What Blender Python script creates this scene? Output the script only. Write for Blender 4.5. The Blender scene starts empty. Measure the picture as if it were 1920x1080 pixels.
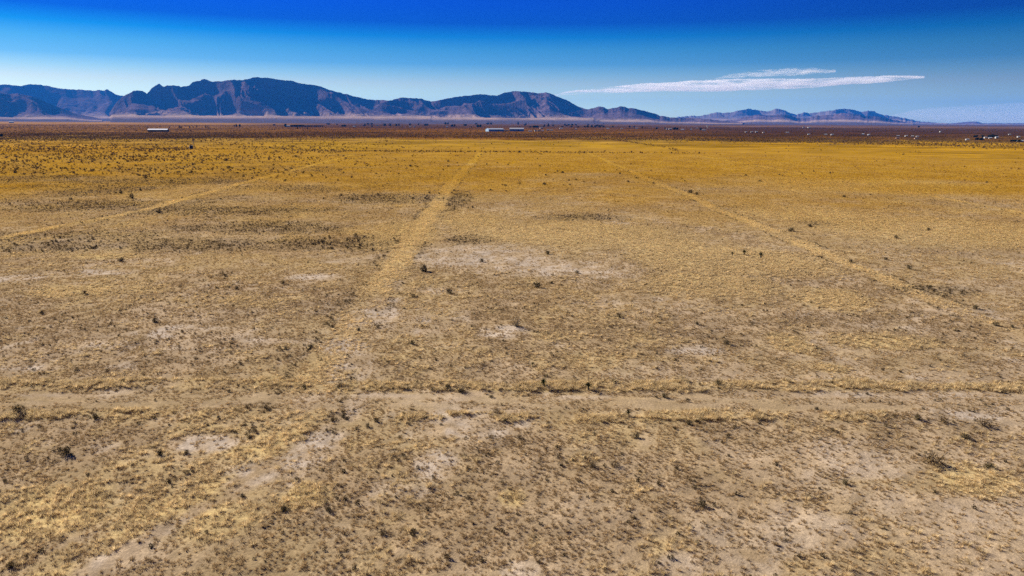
import bpy, bmesh, math, random
import numpy as np
from mathutils import Vector, Matrix

# ------------------------------------------------------------------ camera
S = bpy.context.scene
CAM_H = 30.0                      # drone height above the plain (m)
FOC = 1280.0                      # focal length in photo pixels (1920 wide)
PITCH = math.atan(312 / FOC)
ROLL = 0.0042
FW = np.array([0, math.cos(PITCH), -math.sin(PITCH)])
R0 = np.array([1.0, 0, 0]); U0 = np.array([0, math.sin(PITCH), math.cos(PITCH)])
RT = R0 * math.cos(ROLL) + U0 * math.sin(ROLL)
UP = U0 * math.cos(ROLL) - R0 * math.sin(ROLL)
cd = bpy.data.cameras.new('camera'); cam = bpy.data.objects.new('camera', cd)
S.collection.objects.link(cam); S.camera = cam
cd.sensor_width = 36; cd.lens = 36 * FOC / 1920; cd.clip_start = 0.5; cd.clip_end = 200000
M = Matrix(((RT[0], UP[0], -FW[0], 0), (RT[1], UP[1], -FW[1], 0), (RT[2], UP[2], -FW[2], CAM_H), (0, 0, 0, 1)))
cam.matrix_world = M

# ------------------------------------------------------------------ light
SUN_AZ, SUN_EL = math.radians(-50), math.radians(26)     # azimuth from +Y, negative = left
w = bpy.data.worlds.new('World'); S.world = w; w.use_nodes = True
wt = w.node_tree; wt.nodes.clear()
def WN(t, **k):
    n = wt.nodes.new(t)
    for a, b in k.items(): setattr(n, a, b)
    return n
sky = WN('ShaderNodeTexSky', sky_type='NISHITA', sun_disc=False, sun_elevation=SUN_EL, sun_rotation=SUN_AZ,
         altitude=1300, air_density=1.0, dust_density=0.6, ozone_density=2.0)
bg = WN('ShaderNodeBackground'); bg.inputs['Strength'].default_value = 0.059
wo = WN('ShaderNodeOutputWorld')
geo = WN('ShaderNodeTexCoord'); sp = WN('ShaderNodeSeparateXYZ')
wt.links.new(geo.outputs['Generated'], sp.inputs[0])
# deep polarised blue: the tint depends on height above the horizon and levels out above 11 degrees
def ramp(stops):
    r = WN('ShaderNodeValToRGB'); e = r.color_ramp.elements
    while len(e) > 1: e.remove(e[-1])
    e[0].position = stops[0][0]; e[0].color = (*stops[0][1], 1)
    for p, c in stops[1:]:
        q = e.new(p); q.color = (*c, 1)
    return r
mr = WN('ShaderNodeMapRange'); mr.inputs[1].default_value = 0.0; mr.inputs[2].default_value = 0.25
wt.links.new(sp.outputs['Z'], mr.inputs[0])
SKY_STOPS = [(0.0, (0.9101, 1.062, 0.9176)), (0.068, (0.83, 1.0095, 0.9091)), (0.14, (0.7201, 0.8341, 0.774)), (0.204, (0.5914, 0.6538, 0.6667)), (0.256, (0.3671, 0.5479, 0.6555)), (0.308, (0.1699, 0.4189, 0.6421)), (0.384, (0.0866, 0.3611, 0.6146)), (0.448, (0.0066, 0.2578, 0.6113)), (0.52, (0.0001, 0.1097, 0.5465)), (0.62, (0.0, 0.1057, 0.6391)), (0.8, (0.0, 0.0858, 0.5844))]   #SKY
rp = ramp(SKY_STOPS); wt.links.new(mr.outputs[0], rp.inputs[0])
mx = WN('ShaderNodeMix', data_type='RGBA', blend_type='MULTIPLY'); mx.inputs[0].default_value = 1.0
wt.links.new(sky.outputs[0], mx.inputs[6]); wt.links.new(rp.outputs[0], mx.inputs[7])
# darkest about a right angle away from the sun, as through a polarising filter
dt = WN('ShaderNodeVectorMath', operation='DOT_PRODUCT'); dt.inputs[1].default_value = (math.sin(SUN_AZ), math.cos(SUN_AZ), 0)
wt.links.new(geo.outputs['Generated'], dt.inputs[0])
m2 = WN('ShaderNodeMapRange', interpolation_type='SMOOTHSTEP'); m2.inputs[1].default_value = -.1; m2.inputs[2].default_value = .55; m2.inputs[3].default_value = .70; m2.inputs[4].default_value = 1.0
wt.links.new(dt.outputs['Value'], m2.inputs[0])
mx2 = WN('ShaderNodeMix', data_type='RGBA', blend_type='MULTIPLY'); mx2.inputs[0].default_value = 1.0
wt.links.new(mx.outputs[2], mx2.inputs[6]); wt.links.new(m2.outputs[0], mx2.inputs[7])
wt.links.new(mx2.outputs[2], bg.inputs['Color']); wt.links.new(bg.outputs[0], wo.inputs['Surface'])

sd = bpy.data.lights.new('sun', 'SUN'); sd.energy = 5.0; sd.angle = math.radians(0.53); sd.color = (1.0, 0.93, 0.82)
sun = bpy.data.objects.new('sun', sd); S.collection.objects.link(sun)
sdir = Vector((math.sin(SUN_AZ) * math.cos(SUN_EL), math.cos(SUN_AZ) * math.cos(SUN_EL), math.sin(SUN_EL)))
sun.rotation_euler = sdir.to_track_quat('Z', 'Y').to_euler(); sun.location = (0, 0, 60)

S.view_settings.view_transform = 'Standard'; S.view_settings.look = 'None'
S.view_settings.exposure = 1.19; S.view_settings.gamma = 1.0; S.view_settings.use_curve_mapping = False
S.render.engine = 'CYCLES'
S.cycles.max_bounces = 6; S.cycles.diffuse_bounces = 2; S.cycles.transmission_bounces = 2
S.cycles.volume_bounces = 3; S.cycles.transparent_max_bounces = 8
S.cycles.use_denoising = False; S.cycles.use_adaptive_sampling = False
S.cycles.caustics_reflective = False; S.cycles.caustics_refractive = False

# ------------------------------------------------------------------ helpers
rng = np.random.default_rng(11); random.seed(11)
def G(px, py, z=0.0):
    """a photo pixel -> the point of the plain it shows"""
    d = FW + (px - 960) / FOC * RT - (py - 540) / FOC * UP
    t = (z - CAM_H) / d[2]
    return float(d[0] * t), float(d[1] * t)
def hz(px): return 228.0 + (px - 960) * ROLL
def pxsize(x, y):                  # metres per photo pixel at a ground point
    return (math.hypot(x, y) * math.cos(math.atan2(x, y)) + 0.0) / FOC * 1.03 if y > 150 else math.sqrt(x*x+y*y+CAM_H**2) / FOC * 0.98
def _h(ix, iy, seed):
    n = (ix.astype(np.int64) * 374761393 + iy.astype(np.int64) * 668265263 + seed * 974634777) & 0xffffffff
    n = ((n ^ (n >> 13)) * 1274126177) & 0xffffffff
    return ((n ^ (n >> 16)) & 0xffff) / 65535.0
def vn(x, y, seed=0):
    x = np.asarray(x, float); y = np.asarray(y, float)
    ix = np.floor(x); iy = np.floor(y); fx = x - ix; fy = y - iy
    fx = fx * fx * fx * (fx * (fx * 6 - 15) + 10); fy = fy * fy * fy * (fy * (fy * 6 - 15) + 10)
    ix = ix.astype(np.int64); iy = iy.astype(np.int64)
    a = _h(ix, iy, seed); b = _h(ix + 1, iy, seed); c = _h(ix, iy + 1, seed); d = _h(ix + 1, iy + 1, seed)
    return (a * (1 - fx) + b * fx) * (1 - fy) + (c * (1 - fx) + d * fx) * fy
def fbm(x, y, seed=0, oct=4, gain=0.5):
    s = 0; a = 1; t = 0
    for i in range(oct):
        s = s + a * vn(x * 2**i + 17.3 * i, y * 2**i - 9.1 * i, seed + i * 31); t += a; a *= gain
    return s / t
def ridged(x, y, seed=0, oct=5, gain=0.5):
    s = 0; a = 1; t = 0; wgt = 1.0
    for i in range(oct):
        n = 1 - np.abs(2 * vn(x * 2**i + 3.7 * i, y * 2**i + 1.9 * i, seed + i * 57) - 1)
        n = n * n
        s = s + a * n * wgt; t += a; wgt = np.clip(n * 1.6, 0, 1); a *= gain
    return s / t
def ss(a, b, x): t = np.clip((x - a) / (b - a), 0, 1); return t * t * (3 - 2 * t)
def lerp(a, b, t): return a + (b - a) * t[..., None]

COL = S.collection
def link(o, parent=None):
    COL.objects.link(o)
    if parent is not None: o.parent = parent
    return o
def tag(o, label=None, cat=None, group=None, kind=None):
    if label: o['label'] = label
    if cat: o['category'] = cat
    if group: o['group'] = group
    if kind: o['kind'] = kind
    return o
def mesh_np(name, V, Fq, smooth=False):
    me = bpy.data.meshes.new(name); V = np.asarray(V, np.float32); Fq = np.asarray(Fq, np.int32)
    me.vertices.add(len(V)); me.vertices.foreach_set('co', V.ravel())
    k = Fq.shape[1]
    me.loops.add(Fq.size); me.loops.foreach_set('vertex_index', Fq.ravel())
    me.polygons.add(len(Fq)); me.polygons.foreach_set('loop_start', np.arange(0, Fq.size, k, dtype=np.int32))
    me.update(calc_edges=True)
    if smooth: me.polygons.foreach_set('use_smooth', np.ones(len(Fq), bool))
    return me
def setcol(me, C, name='albedo'):
    a = me.attributes.new(name, 'FLOAT_COLOR', 'POINT')
    a.data.foreach_set('color', np.concatenate([np.clip(C, 0, 1), np.ones((len(C), 1))], 1).astype(np.float32).ravel())
def grid_faces(nu, nv):
    i = np.arange(nu * nv).reshape(nu, nv)
    return np.stack([i[:-1, :-1], i[1:, :-1], i[1:, 1:], i[:-1, 1:]], -1).reshape(-1, 4)

# ------------------------------------------------------------------ materials
def newmat(name):
    m = bpy.data.materials.new(name); m.use_nodes = True; m.node_tree.nodes.clear()
    return m, m.node_tree
def N(t, ty, **k):
    n = t.nodes.new(ty)
    for a, b in k.items(): setattr(n, a, b)
    return n
def solid(name, col, rough=0.8, vary=0.15, scale=3.0, metal=0.0):
    m, t = newmat(name); L = t.links
    o = N(t, 'ShaderNodeOutputMaterial'); b = N(t, 'ShaderNodeBsdfPrincipled')
    b.inputs['Roughness'].default_value = rough; b.inputs['Metallic'].default_value = metal
    tc = N(t, 'ShaderNodeTexCoord'); nz = N(t, 'ShaderNodeTexNoise'); nz.inputs['Scale'].default_value = scale
    nz.inputs['Detail'].default_value = 4
    r = N(t, 'ShaderNodeMapRange'); r.inputs[3].default_value = 1 - vary; r.inputs[4].default_value = 1 + vary
    r.inputs[1].default_value = 0.3; r.inputs[2].default_value = 0.7
    mu = N(t, 'ShaderNodeMix', data_type='RGBA', blend_type='MULTIPLY'); mu.inputs[0].default_value = 1
    mu.inputs[6].default_value = (*col, 1)
    L.new(tc.outputs['Object'], nz.inputs['Vector']); L.new(nz.outputs[0], r.inputs[0]); L.new(r.outputs[0], mu.inputs[7])
    L.new(mu.outputs[2], b.inputs['Base Color']); L.new(b.outputs[0], o.inputs[0])
    return m
def foliage(name, col=None, attr=None, transl=0.25, vary=0.25):
    """matt leaf or blade; colour fixed, or carried by each instance"""
    m, t = newmat(name); L = t.links
    o = N(t, 'ShaderNodeOutputMaterial'); d = N(t, 'ShaderNodeBsdfDiffuse'); tr = N(t, 'ShaderNodeBsdfTranslucent')
    ms = N(t, 'ShaderNodeMixShader'); ms.inputs[0].default_value = transl
    oi = N(t, 'ShaderNodeObjectInfo')
    gi = N(t, 'ShaderNodeNewGeometry')
    ad = N(t, 'ShaderNodeMath', operation='ADD'); L.new(oi.outputs['Random'], ad.inputs[0]); L.new(gi.outputs['Random Per Island'], ad.inputs[1])
    r = N(t, 'ShaderNodeMapRange'); r.inputs[2].default_value = 2; r.inputs[3].default_value = 1 - vary; r.inputs[4].default_value = 1 + vary
    L.new(ad.outputs[0], r.inputs[0])
    mu = N(t, 'ShaderNodeMix', data_type='RGBA', blend_type='MULTIPLY'); mu.inputs[0].default_value = 1
    if attr:
        a = N(t, 'ShaderNodeAttribute', attribute_type='INSTANCER', attribute_name=attr); L.new(a.outputs['Color'], mu.inputs[6])
    else: mu.inputs[6].default_value = (*col, 1)
    L.new(r.outputs[0], mu.inputs[7])
    L.new(mu.outputs[2], d.inputs[0]); L.new(mu.outputs[2], tr.inputs[0])
    L.new(d.outputs[0], ms.inputs[1]); L.new(tr.outputs[0], ms.inputs[2]); L.new(ms.outputs[0], o.inputs[0])
    return m
def ground_material():
    m, t = newmat('dry_plain'); L = t.links
    o = N(t, 'ShaderNodeOutputMaterial'); b = N(t, 'ShaderNodeBsdfPrincipled'); b.inputs['Roughness'].default_value = 1.0
    b.inputs['Specular IOR Level'].default_value = 0.0
    a = N(t, 'ShaderNodeAttribute', attribute_name='albedo'); tc = N(t, 'ShaderNodeTexCoord')
    mult = None; prev = a.outputs['Color']
    for sc, lo, hi in ((5.0, .74, 1.22), (1.1, .80, 1.18), (0.22, .86, 1.12), (0.02, .9, 1.1)):
        nz = N(t, 'ShaderNodeTexNoise'); nz.inputs['Scale'].default_value = sc; nz.inputs['Detail'].default_value = 5; nz.inputs['Roughness'].default_value = .65
        L.new(tc.outputs['Object'], nz.inputs['Vector'])
        r = N(t, 'ShaderNodeMapRange'); r.inputs[1].default_value = .3; r.inputs[2].default_value = .7; r.inputs[3].default_value = lo; r.inputs[4].default_value = hi
        L.new(nz.outputs[0], r.inputs[0])
        mu = N(t, 'ShaderNodeMix', data_type='RGBA', blend_type='MULTIPLY'); mu.inputs[0].default_value = 1
        L.new(prev, mu.inputs[6]); L.new(r.outputs[0], mu.inputs[7]); prev = mu.outputs[2]
    L.new(prev, b.inputs['Base Color'])
    n1 = N(t, 'ShaderNodeTexNoise'); n1.inputs['Scale'].default_value = 3.0; n1.inputs['Detail'].default_value = 6; n1.inputs['Roughness'].default_value = .7
    L.new(tc.outputs['Object'], n1.inputs['Vector'])
    bp = N(t, 'ShaderNodeBump'); bp.inputs['Strength'].default_value = 0.6; bp.inputs['Distance'].default_value = 0.12
    L.new(n1.outputs[0], bp.inputs['Height']); L.new(bp.outputs[0], b.inputs['Normal'])
    L.new(b.outputs[0], o.inputs[0])
    return m
def rock_material():
    m, t = newmat('mountain_rock'); L = t.links
    o = N(t, 'ShaderNodeOutputMaterial'); b = N(t, 'ShaderNodeBsdfPrincipled'); b.inputs['Roughness'].default_value = 1.0
    b.inputs['Specular IOR Level'].default_value = 0.0
    a = N(t, 'ShaderNodeAttribute', attribute_name='albedo'); tc = N(t, 'ShaderNodeTexCoord')
    nz = N(t, 'ShaderNodeTexNoise'); nz.inputs['Scale'].default_value = 0.01; nz.inputs['Detail'].default_value = 6; nz.inputs['Roughness'].default_value = .7
    L.new(tc.outputs['Object'], nz.inputs['Vector'])
    r = N(t, 'ShaderNodeMapRange'); r.inputs[1].default_value = .3; r.inputs[2].default_value = .7; r.inputs[3].default_value = .5; r.inputs[4].default_value = 1.5
    n2 = N(t, 'ShaderNodeTexNoise'); n2.inputs['Scale'].default_value = .0045; n2.inputs['Detail'].default_value = 7; n2.inputs['Roughness'].default_value = .6; L.new(tc.outputs['Object'], n2.inputs['Vector'])
    bp = N(t, 'ShaderNodeBump'); bp.inputs['Strength'].default_value = .8; bp.inputs['Distance'].default_value = 70; L.new(n2.outputs[0], bp.inputs['Height']); L.new(bp.outputs[0], b.inputs['Normal'])
    L.new(nz.outputs[0], r.inputs[0])
    mu = N(t, 'ShaderNodeMix', data_type='RGBA', blend_type='MULTIPLY'); mu.inputs[0].default_value = 1
    L.new(a.outputs['Color'], mu.inputs[6]); L.new(r.outputs[0], mu.inputs[7])
    L.new(mu.outputs[2], b.inputs['Base Color']); L.new(b.outputs[0], o.inputs[0])
    return m
M_GROUND = ground_material(); M_ROCK = rock_material()
M_BLADE = foliage('grass_blades', attr='tint', transl=0.38, vary=0.3)
M_FARLEAF = foliage('far_shrub_leaves', attr='tint', transl=0.1, vary=0.35)
M_SHRUB = foliage('shrub_leaves', (0.085, 0.066, 0.030), transl=0.08, vary=0.45)
M_SHRUB2 = foliage('dry_shrub_twigs', (0.17, 0.115, 0.055), transl=0.1, vary=0.4)
M_TWIG = solid('twig_bark', (0.05, 0.035, 0.022), 0.9)
M_YUCCA = foliage('yucca_leaves', (0.035, 0.055, 0.016), transl=0.05, vary=0.4)
M_STALK = solid('dry_stalk', (0.10, 0.07, 0.04), 0.9)
M_TREE = foliage('tree_leaves', (0.020, 0.026, 0.014), transl=0.1, vary=0.4)
M_TREE2 = foliage('bare_tree_twigs', (0.055, 0.035, 0.032), transl=0.1, vary=0.4)
M_BARK = solid('tree_bark', (0.05, 0.037, 0.028), 0.9)

# ------------------------------------------------------------------ what grows where (world x, y in metres)
def blob_params(px, py, rx, ry):
    x, y = G(px, py); x0, y0 = G(px, max(py - ry, hz(px) + 2)); x1, y1 = G(px, py + ry)
    return x, y, max(rx * pxsize(x, y), .5), max((y0 - y1) / 2, .5)
BARE = [blob_params(*q) for q in [(940,622,45,12),(695,592,55,22),(722,565,28,8),(735,530,22,8),(600,765,70,30),(470,880,70,30),(590,840,45,40),(230,1040,60,28),
    (1640,742,260,5),(1840,785,110,20),(900,480,150,22),(1010,500,150,16),(1130,515,60,9),(200,510,50,6),(30,522,40,8),(320,620,70,12),(890,790,110,30),
    (1450,1000,150,50),(820,870,40,26),(1160,418,28,4),(110,742,80,4),(720,742,70,5),(1080,745,70,4),(660,690,40,30),(640,650,40,16),(380,830,60,16),(1300,655,50,10),(1790,960,120,40),(1350,1060,120,25),
    (560,870,22,55),(1600,860,120,35),(60,690,50,6),(590,520,60,7),(520,640,60,6)]]
STRAW = [blob_params(*q) for q in [(1050,435,190,20),(1390,490,150,26),(1485,645,36,20),(1560,690,30,9),(1330,530,110,24),(480,850,55,16),(560,800,34,26),(80,960,100,50),
    (300,950,55,26),(962,935,22,16),(760,440,60,25),(1560,560,60,20),(150,545,70,12),(200,480,60,5),(880,415,60,14),(1600,345,200,14),(1750,430,200,25),(1500,400,120,12),
    (420,980,60,36),(560,930,50,26),(1830,900,60,30),(1250,470,80,30),(1650,640,90,14),(540,715,70,8)]]
DARK = [blob_params(*q) for q in [(370,458,150,12),(-40,450,120,14),(560,455,90,10),(450,395,140,8),(150,385,120,10),(300,340,160,6),(690,455,62,15),(100,462,110,10),(740,372,110,9),(860,375,20,16),(300,395,60,8),(480,425,120,12),(580,460,60,10),(210,355,80,12),(60,335,110,8),(560,430,80,10),
    (1100,408,80,6),(200,440,90,9),(1750,545,60,9),(560,352,70,5),(1540,420,30,5),(880,450,40,8)]]
BROWN = [blob_params(*q) for q in [(100,830,150,36),(660,900,130,70),(250,650,260,50),(450,560,220,40),(1230,620,260,40),(1650,610,220,30),(850,700,160,30),(980,860,120,60),(1500,520,110,16)]]
def blobs(L, x, y, warp=0.5, seed=5):
    r = np.zeros_like(x)
    for i, (cx, cy, sx, sy) in enumerate(L):
        k = (np.abs(x - cx) < 2.6 * sx) & (np.abs(y - cy) < 2.6 * sy)
        if not k.any(): continue
        xs, ys = x[k], y[k]; m = min(sx, sy)
        d = ((xs - cx) / sx) ** 2 + ((ys - cy) / sy) ** 2
        d = d + (fbm(xs / m * .9, ys / m * .9, seed + i, 3) - .5) * 2.2 * warp
        r[k] = np.maximum(r[k], 1 - ss(.1, 2.0, d))
    return r
TRACKS = [(-30.5, -21.5, 3.1, 40, 690), (75.5, 73.5, 2.3, 85, 700), (-140, -132, 2.4, 150, 640), (174, 178, 1.9, 190, 640)]
def track_x(T, y):
    # the first track bends a little as it nears the camera
    if T is TRACKS[0]: return np.interp(y, [40, 55, 80, 120, 210, 340, 690], [-20.3, -20.8, -23.4, -24.4, -26.6, -29.9, -31.3])
    if T is TRACKS[2]: return np.interp(y, [150, 230, 320, 640], [-137, -126, -132, -146])
    return np.interp(y, [T[3], T[4]], [T[1], T[0]]) + (fbm(y / 40, y * 0, 3, 2) - .5) * 3
def road_y(x): return 69.6 + (x < -9) * np.minimum(-(x + 9), 60) * .018 + (fbm(x / 18, x * 0, 77, 2) - .5) * 1.6
def fields(x, y):
    r = np.hypot(x, y)
    f = {}
    wx = x + (fbm(x / 9, y / 9, 401, 3) - .5) * 5; wy = y + (fbm(x / 9, y / 9, 402, 3) - .5) * 5
    bare = ss(.45, .75, fbm(wx / 11, wy / 11, 21, 4)) * .5 + ss(.5, .75, fbm(wx / 3.2, wy / 3.2, 25, 3)) * .45
    straw = ss(.5, .8, fbm(wx / 14 + 40, wy / 14, 31, 4)) * .34 + ss(.55, .75, fbm(wx / 2.5 + 40, wy / 2.5, 33, 3)) * .28
    brown = ss(.45, .65, fbm(wx / 16 - 70, wy / 16, 41, 4)) * .7
    dark = np.zeros_like(x)
    # far left is shrubbier
    dark = np.maximum(dark, ss(.5, .68, fbm(wx / 30, wy / 20, 51, 4)) * ss(-20, -120, x) * ss(150, 260, y) * .55)
    right = ss(.1, .8, x / np.maximum(y, 1)) ; near = 1 - ss(90, 180, y)
    straw = straw * (1 - .45 * right * near); bare = np.clip(bare + .25 * right * near, 0, 1)
    k = y < 900
    B = np.zeros_like(x); St = B.copy(); D = B.copy(); K = B.copy()
    B[k] = blobs(BARE, x[k], y[k]); St[k] = blobs(STRAW, x[k], y[k], seed=105); D[k] = blobs(DARK, x[k], y[k], seed=205); K[k] = blobs(BROWN, x[k], y[k], seed=305)
    straw = np.maximum(straw * (1 - B), St * (.62 + .35 * ss(.35, .65, fbm(wx / 1.8, wy / 1.8, 34, 3)))); f['pale'] = np.clip(B * ss(.42, .62, fbm(wx / 2.2, wy / 2.2, 35, 3)) + .6 * ss(.66, .76, fbm(wx / 3.5, wy / 3.5, 36, 3)), 0, 1); bare = np.maximum(bare * (1 - St * .9), B); brown = np.maximum(brown * (1 - St), K * .8)
    # tracks: regrown, lighter straw with faint bare wheel lines
    trk = np.zeros_like(x)
    for T in TRACKS:
        m = (y > T[3] - 5) & (y < T[4] + 10)
        if not m.any(): continue
        dx = np.abs(x[m] - track_x(T, y[m])) + (fbm(x[m] / 2.5, y[m] / 5, 61, 3) - .5) * T[2] * 1.1
        s = (1 - ss(T[2] * .6, T[2] * 1.35, dx)) * (.45 + .5 * ss(.34, .62, fbm(x[m] / 3, y[m] / 9, 68, 3))) * (1 - ss(T[4] - 20, T[4] + 5, y[m])) * ss(T[3] - 5, T[3] + 30, y[m])
        trk[m] = np.maximum(trk[m], s); D[m] = np.maximum(D[m], .85 * (ss(T[2] * .95, T[2] * 1.15, dx) - ss(T[2] * 1.3, T[2] * 1.7, dx)) * (s * 0 + ss(T[3], T[3] + 30, y[m])) * ss(.38, .58, fbm(x[m] / 6, y[m] / 9, 67, 3)))
    nearA = ss(150, 95, y)
    straw = np.maximum(straw, trk * (1 - .55 * nearA)); bare = bare * (1 - trk * (1 - nearA)); brown = brown * (1 - trk); D = D * (1 - trk)
    dark = np.maximum(dark * (1 - trk), D)
    # the first track runs on toward the camera as a pale bare strip with straw along it
    ln = np.zeros_like(x); ls = np.zeros_like(x); m = (y < 80) & (y > 30) & (np.abs(x + 22) < 14)
    if m.any():
        bx = np.interp(y[m], [38, 42, 53, 61, 75], [-29.5, -27.5, -22, -18.6, -16.5]) + (fbm(y[m] / 3, y[m] * 0, 64, 3) - .5) * 2.5
        w1 = (fbm(x[m] / 1.5, y[m] / 1.5, 65, 3) - .5) * 1.6
        ln[m] = 1 - ss(.5, 1.5, np.abs(x[m] - bx) + w1); ls[m] = (1 - ss(.9, 2.2, np.abs(x[m] - bx + 2.9) + w1 * 1.4)) * .8
    bare = np.maximum(bare, ln * (.35 + .5 * ss(.4, .6, fbm(x / 2, y / 2, 69, 3)))); straw = np.maximum(straw * (1 - ln), ls * (.4 + .6 * ss(.4, .6, fbm(x / 1.6, y / 1.6, 66, 3))))
    bare = bare * (1 - ls * .6); brown = brown * (1 - np.maximum(ln, ls))
    # graded dirt road with grassy berms
    dy = y - road_y(x)
    rut = np.maximum(1 - ss(.25, .6, np.abs(dy + .55 + (fbm(x / 3, y * 0, 78, 2) - .5) * .5)), 1 - ss(.25, .6, np.abs(dy - 1.15 + (fbm(x / 3, y * 0, 79, 2) - .5) * .5)))
    rd = (1 - ss(1.5, 3.0, np.abs(dy - .3) + (fbm(x / 3, y / 3, 71, 3) - .5) * 1.6))
    up = (1 - ss(.8, 1.9, np.abs(dy - 5.0) + (fbm(x / 4, y / 4, 72, 3) - .5) * 1.6)) * np.where(x < -42, .95, np.where(x < -17, .35, 1.0))
    lo = (1 - ss(.7, 1.7, np.abs(dy + 3.6) + (fbm(x / 4, y / 4, 73, 3) - .5) * 1.8)) * np.where(x > 30, ss(48, 26, x), np.where(x < -32, 1.0, np.where(x < -14, .4, .9)))
    f['road'] = rd; f['berm'] = np.maximum(up, lo * ss(.36, .52, fbm(x / 5, y / 5, 74, 3))) * (.45 + .55 * ss(.35, .55, fbm(x / 2.2, y / 2.2, 75, 3)))
    straw = np.maximum(straw * (1 - rd), f['berm']); bare = np.maximum(bare * (1 - f['berm']), np.where(x < -20, .65, .8) * rd * (.06 + .28 * ss(.3, .6, fbm(x / 7, y / 2.5, 76, 3)) + .34 * rut)); brown *= (1 - rd * .7)
    f.update(bare=np.clip(bare, 0, 1), straw=np.clip(straw, 0, 1), dark=dark, brown=np.clip(brown, 0, 1), trk=trk, gold=ss(60, 500, r * (1 + (fbm(x / 45, y / 45, 96, 3) - .5) * .7)))
    return f
def relief(x, y, f=None):
    r = np.hypot(x, y); fade = 1 - ss(200, 330, r)
    if f is None: f = fields(x, y)
    flat = np.clip(np.maximum(f['road'], 0), 0, 1)
    z = ((fbm(x / 5.5, y / 5.5, 81, 3) - .5) * .34 + (fbm(x / 1.6, y / 1.6, 85, 2) - .5) * .14) * (1 - flat * .85) * fade
    return z + f['berm'] * .10 * fade
c3 = lambda *a: np.array(a)
SOIL, SOIL2 = c3(.375, .28, .175), c3(.315, .228, .13)
TAN, STRAWC, GOLD, BRN, DRK = c3(.33, .24, .115), c3(.50, .37, .165), c3(.355, .192, .015), c3(.27, .19, .11), c3(.12, .08, .04)
def farbands(x, y):
    """colours of the plain beyond one kilometre: fields, shrub belts and ploughed strips"""
    px = 960 + np.clip(x / np.maximum(y, 1), -1.5, 1.5) * FOC * 1.03
    e = CAM_H / np.maximum(y, 1) * FOC * 1.06                       # pixels under the horizon
    e = e + (fbm(px / 160, np.log(np.maximum(y, 1)) * 9, 91, 3) - .5) * 13.0 * np.clip((e - 4) / 16, .08, 1) + (fbm(px / 22, np.log(np.maximum(y, 1)) * 30, 92, 3) - .5) * 9.0 * np.clip((e - 10) / 14, 0, 1)
    L = [(0, (.21,.155,.15)), (3, (.46,.33,.14)), (7, (.50,.35,.14)), (9.5, (.32,.20,.08)), (12.5, (.33,.225,.115)), (17, (.24,.15,.075)), (21, (.33,.22,.12)), (25, (.15,.095,.045)), (31, (.17,.11,.04)), (36, (.31,.18,.03)), (60, (.29,.145,.008))]
    Mi = [(0, (.17,.125,.125)), (5, (.16,.11,.095)), (11, (.15,.085,.05)), (15, (.21,.115,.04)), (19, (.29,.165,.03)), (24, (.18,.105,.035)), (28, (.17,.10,.03)), (31, (.34,.20,.04)), (42, (.30,.168,.01)), (50, (.325,.19,.014)), (57, (.25,.132,.006)), (70, (.32,.17,.008))]
    Rr = [(0, (.19,.135,.125)), (4, (.13,.09,.09)), (7, (.25,.175,.15)), (10, (.12,.075,.07)), (14, (.105,.06,.045)), (18, (.11,.062,.04)), (23, (.12,.07,.035)), (28, (.24,.145,.035)), (33, (.19,.115,.03)), (38, (.30,.16,.008)), (70, (.33,.178,.008))]
    def ev(T):
        k = np.array([q[0] for q in T], float); c = np.array([q[1] for q in T])
        return np.stack([np.interp(e, k, c[:, j]) for j in range(3)], -1)
    a, b, c = ev(L), ev(Mi), ev(Rr)
    t1 = ss(380, 640, px); t2 = ss(1150, 1420, px)
    col = lerp(lerp(a, b, t1), c, t2)
    st = fbm(px / 70, np.log(np.maximum(y, 1)) * 26, 95, 4)
    return col * (0.25 + 1.5 * st)[..., None] * (.5 + .5 * ss(30, 40, e))[..., None] * (1 + (np.array([1.2, .86, .42]) - 1) * (1 - ss(28, 36, e))[..., None])
def albedo(x, y, f):
    r = np.hypot(x, y)
    base = lerp(np.broadcast_to(TAN, x.shape + (3,)), np.broadcast_to(BRN, x.shape + (3,)), f['brown'])
    gold = lerp(np.broadcast_to(GOLD, x.shape + (3,)), np.broadcast_to(c3(.29, .15, .014), x.shape + (3,)), f['brown'])
    n = fbm(x / 60, y / 60, 99, 4)
    gk = np.clip(f['gold'] * 1.15 - (n - .5) * .7 * (1 - f['gold']), 0, 1)
    base = lerp(base, gold, gk)
    sc = lerp(np.broadcast_to(STRAWC, x.shape + (3,)), np.broadcast_to(c3(.42, .25, .03), x.shape + (3,)), f['gold'])
    base = lerp(base, sc, f['straw']); base = base * (1 + .05 * f['trk'])[..., None]
    soil = lerp(np.broadcast_to(SOIL, x.shape + (3,)), np.broadcast_to(SOIL2, x.shape + (3,)), np.clip(fbm(x / 6, y / 6, 98, 3) * 2.4 - .8, 0, 1))
    bk = np.clip(f['bare'] * (1 - .8 * f['gold']) * .85 + .35 * (1 - f['gold']) * (1 - f['straw']), 0, 1)
    soil = lerp(soil, np.broadcast_to(c3(.46, .38, .29), x.shape + (3,)), f['pale'] * np.where((x > 8) & (y < 66), .3, .85) * (1 - .6 * f['road']) * (1 - f['gold'])); base = lerp(base, soil, bk)
    base = lerp(base, np.broadcast_to(DRK * 1.2, x.shape + (3,)), np.clip(f['dark'] * .42, 0, 1))
    fb = farbands(x, y)
    return lerp(base, fb, ss(620, 1000, r * (1 + (fbm(x / 200, y / 90, 97, 3) - .5) * .4)))

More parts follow.
